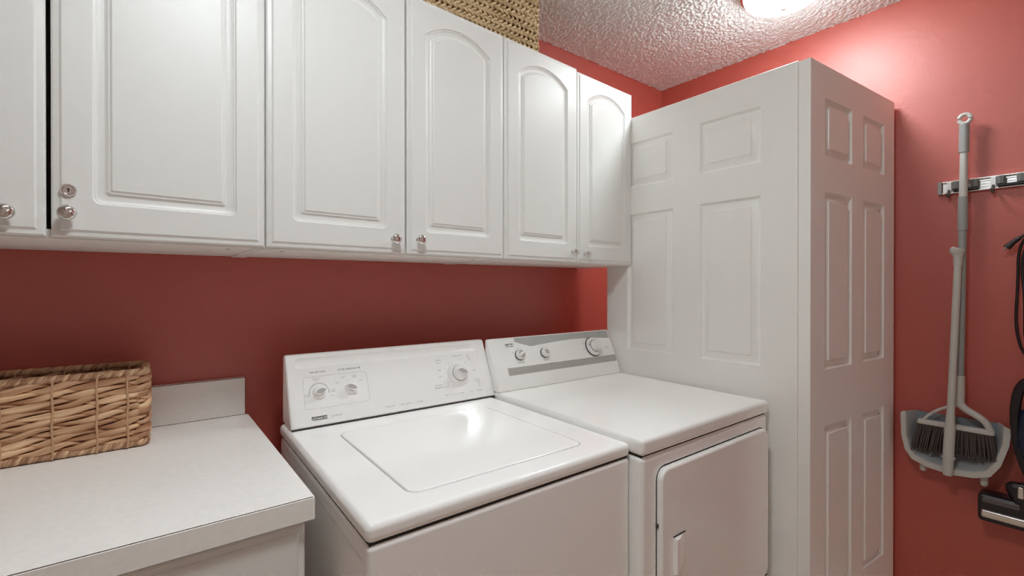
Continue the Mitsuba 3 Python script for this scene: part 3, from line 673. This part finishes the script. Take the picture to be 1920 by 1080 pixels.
tag(bm, 'grey broom hanging at the wall rail, its dark bristles resting in the dustpan', 'broom')

# dustpan with its own handle, hung over the broom head
dp = 'dustpan'
outer_pts = [(0.527, 0.838), (0.524, 0.745), (0.513, 0.690), (0.492, 0.658), (0.446, 0.640), (0.384, 0.632), (0.320, 0.639), (0.278, 0.655), (0.252, 0.700), (0.232, 0.775), (0.226, 0.838)]
outer = Polygon([(-y, z) for y, z in outer_pts]).buffer(-0.012).buffer(0.012, quad_segs=6)
inner = Polygon([(-y, z) for y, z in [(0.515, 0.90), (0.512, 0.748), (0.501, 0.698), (0.484, 0.672), (0.443, 0.656), (0.384, 0.650), (0.322, 0.656), (0.288, 0.670), (0.265, 0.706), (0.245, 0.778), (0.239, 0.90)]])
def taper(m, k=0.22):
    v = np.array(m.vertices); f = 1 - k * (0.085 - v[:, 2]) / 0.085
    v[:, 0] = -0.376 + (v[:, 0] + 0.376) * f; v[:, 1] = 0.838 + (v[:, 1] - 0.838) * f; m.vertices = v; return m
rim = extrude(outer.difference(inner), 0.062); rim = at(rim, 0, 0, 0.012)
add(f'{dp}__rim', wl(taper(rim)), 'pan_grey', 30)
lip = outer.difference(inner).buffer(0.0012).intersection(shapely.box(-0.6, 0.5, 0, 0.8395))
add(f'{dp}__lip', wl(taper(at(extrude(lip, 0.006), 0, 0, 0.074))), 'broom_light', 30)
add(f'{dp}__tray', wl(taper(at(extrude(outer.buffer(-0.004), 0.007), 0, 0, 0.006))), 'pan_blue', 30, label='blue-grey inside of the tray')
th = []
for k in range(26):
    y = 0.478 - 0.0072 * k
    th.append(wallbox(y - 0.0018, y + 0.0018, 0.672, 0.684, 0.013, 0.022, 0.0005))
add(f'{dp}__comb', cat(th), 'pan_grey', False, kind='stuff')
for y, z in ((0.463, 0.632), (0.297, 0.628)):
    add(f'{dp}__foot', tube(wp([(y, z + 0.030, 0.050), (y, z, 0.050), (y, z - 0.008, 0.050), (y, z - 0.014, 0.050)]), [0.010, 0.011, 0.011, 0.008], 14), 'broom_light', 40)
hz = np.array([1.392, 0.655]); 
def hpos(z): t = (1.45 - z) / (1.45 - 0.64); return (0.3625 + 0.023 * t, z, 0.072 + 0.026 * t)
def hseg(z0, z1, r0, r1=None, n=8, sides=18):
    zs = np.linspace(z0, z1, n); return tube(wp([hpos(z) for z in zs]), np.linspace(r0, r1 or r0, n), sides)
add(f'{dp}__handle', hseg(1.395, 0.85, 0.0108, 0.0112), 'broom_light', 40)
add(f'{dp}__handle_sleeve', hseg(0.872, 0.800, 0.0112, 0.0150), 'broom_light', 40)
add(f'{dp}__socket', cat([hseg(0.803, 0.702, 0.0160), hseg(0.704, 0.696, 0.0190), hseg(0.700, 0.636, 0.0160, 0.0135)]), 'broom_light', 40)
# flared clip at the head of the handle
c0 = np.array(hpos(1.40))
pr = [(0.0125, 1.395), (0.0130, 1.425), (0.0170, 1.436), (0.0215, 1.446), (0.0215, 1.455), (0.0160, 1.459)]
clip = cat([tube(wp([(hpos(z)[0] + 0.3 * (r - 0.0125), z, hpos(z)[2]) for r, z in pr]), [r for r, z in pr], 20)])
add(f'{dp}__clip', clip, 'broom_light', 40)
tag(dp, 'grey plastic dustpan with a long handle, hung in front of the broom', 'dustpan')

# black power cord hung in a loop, with its plug
ck = 'power_cord'
def smoothline(p, n=80):
    from scipy.interpolate import splprep, splev
    tck, _ = splprep(np.asarray(p, float).T, s=0, k=3)
    return np.array(splev(np.linspace(0, 1, n), tck)).T
def cordline(pts, r=0.0042): return tube(wp(smoothline(pts)), r, 10)
add(f'{ck}__cord', cat([
    cordline([(0.165, 1.500, 0.040), (0.196, 1.490, 0.034), (0.214, 1.450, 0.026), (0.219, 1.380, 0.022), (0.222, 1.270, 0.022), (0.2235, 1.200, 0.022), (0.217, 1.135, 0.022), (0.198, 1.085, 0.024), (0.165, 1.065, 0.026), (0.130, 1.090, 0.026), (0.112, 1.18, 0.024), (0.115, 1.40, 0.024), (0.140, 1.49, 0.032), (0.160, 1.505, 0.040)]),
    cordline([(0.160, 1.650, 0.048), (0.172, 1.560, 0.042), (0.180, 1.500, 0.036), (0.200, 1.450, 0.030), (0.204, 1.300, 0.030), (0.202, 1.180, 0.030), (0.185, 1.110, 0.032), (0.160, 1.10, 0.032)]),
    cordline([(0.165, 1.500, 0.048), (0.185, 1.505, 0.046), (0.205, 1.492, 0.044), (0.220, 1.480, 0.042)], 0.0046)]), 'cord_rubber', 40)
pl = add(f'{ck}__plug', tube(wp([(0.212, 1.487, 0.042), (0.222, 1.478, 0.042), (0.228, 1.472, 0.042), (0.238, 1.461, 0.042), (0.245, 1.453, 0.042)]), [0.0065, 0.0085, 0.0075, 0.0100, 0.0105], 12), 'cord_rubber', 30)
for o in (-0.004, 0.004):
    add(f'{ck}__prong', tube(wp([(0.244, 1.454, 0.042 + o), (0.2545, 1.4425, 0.042 + o)]), 0.0022, 6), 'chrome', False)
add(f'{ck}__tie', wallbox(0.150, 0.186, 1.485, 1.515, 0.026, 0.056, 0.004), 'cord_rubber', False)
tag(ck, 'black power cord with a plug, hanging in a loop under the wall rail', 'power cord')

# stick vacuum at the right edge
vk = 'stick_vacuum'
hl = smoothline([(0.150, 1.020, 0.10), (0.196, 1.000, 0.10), (0.214, 0.945, 0.10), (0.217, 0.870, 0.10), (0.208, 0.780, 0.10), (0.185, 0.700, 0.10)], 40)
add(f'{vk}__handle', tube(wp(hl), 0.0135, 14), 'black_plastic', 40)
s_ = m3.Manifold.sphere(0.03, 20)
def blob(pts): return man(m3.Manifold.batch_hull([m3.Manifold.sphere(r, 20).translate(tuple(float(q) for q in wp([(y, z, n)])[0])) for y, z, n, r in pts]))
add(f'{vk}__canister', blob([(0.165, 0.885, 0.095, 0.045), (0.080, 0.885, 0.095, 0.045), (0.165, 0.80, 0.10, 0.050), (0.080, 0.80, 0.10, 0.050), (0.140, 0.70, 0.095, 0.036), (0.100, 0.70, 0.095, 0.036)]), 'navy_plastic', 30, label='dark navy canister')
add(f'{vk}__wand', tube(wp([(0.120, 0.720, 0.095), (0.120, 0.650, 0.095), (0.120, 0.600, 0.090)]), 0.022, 18), 'black_plastic', 40)
add(f'{vk}__neck', blob([(0.220, 0.640, 0.085, 0.022), (0.150, 0.650, 0.085, 0.022), (0.200, 0.585, 0.080, 0.022), (0.100, 0.60, 0.085, 0.022)]), 'black_plastic', 30)
add(f'{vk}__motor_body', tube(wp([(0.120, 0.90, 0.08), (0.120, 1.10, 0.06), (0.120, 1.18, 0.05)]), [0.030, 0.022, 0.02], 16), 'black_plastic', 40)
add(f'{vk}__nozzle', rbox(XW - 0.100, XW - 0.025, 0.010, 0.308, 0.505, 0.600, 0.012, seg=16), 'black_plastic', 30)
add(f'{vk}__window', rbox(XW - 0.1035, XW - 0.090, 0.205, 0.296, 0.572, 0.592, 0.004, seg=12), 'smoky_plastic', 30, label='smoky grey window')
add(f'{vk}__chrome_strip', rbox(XW - 0.1060, XW - 0.090, 0.012, 0.299, 0.520, 0.547, 0.006, seg=12), 'nickel', 30, label='bright metal strip')
add(f'{vk}__neck_trim', rbox(XW - 0.1110, XW - 0.100, 0.196, 0.211, 0.615, 0.655, 0.004, seg=12), 'nickel', 30)
tag(vk, 'black stick vacuum with a bright metal strip on its nozzle, beside the dustpan', 'vacuum cleaner')
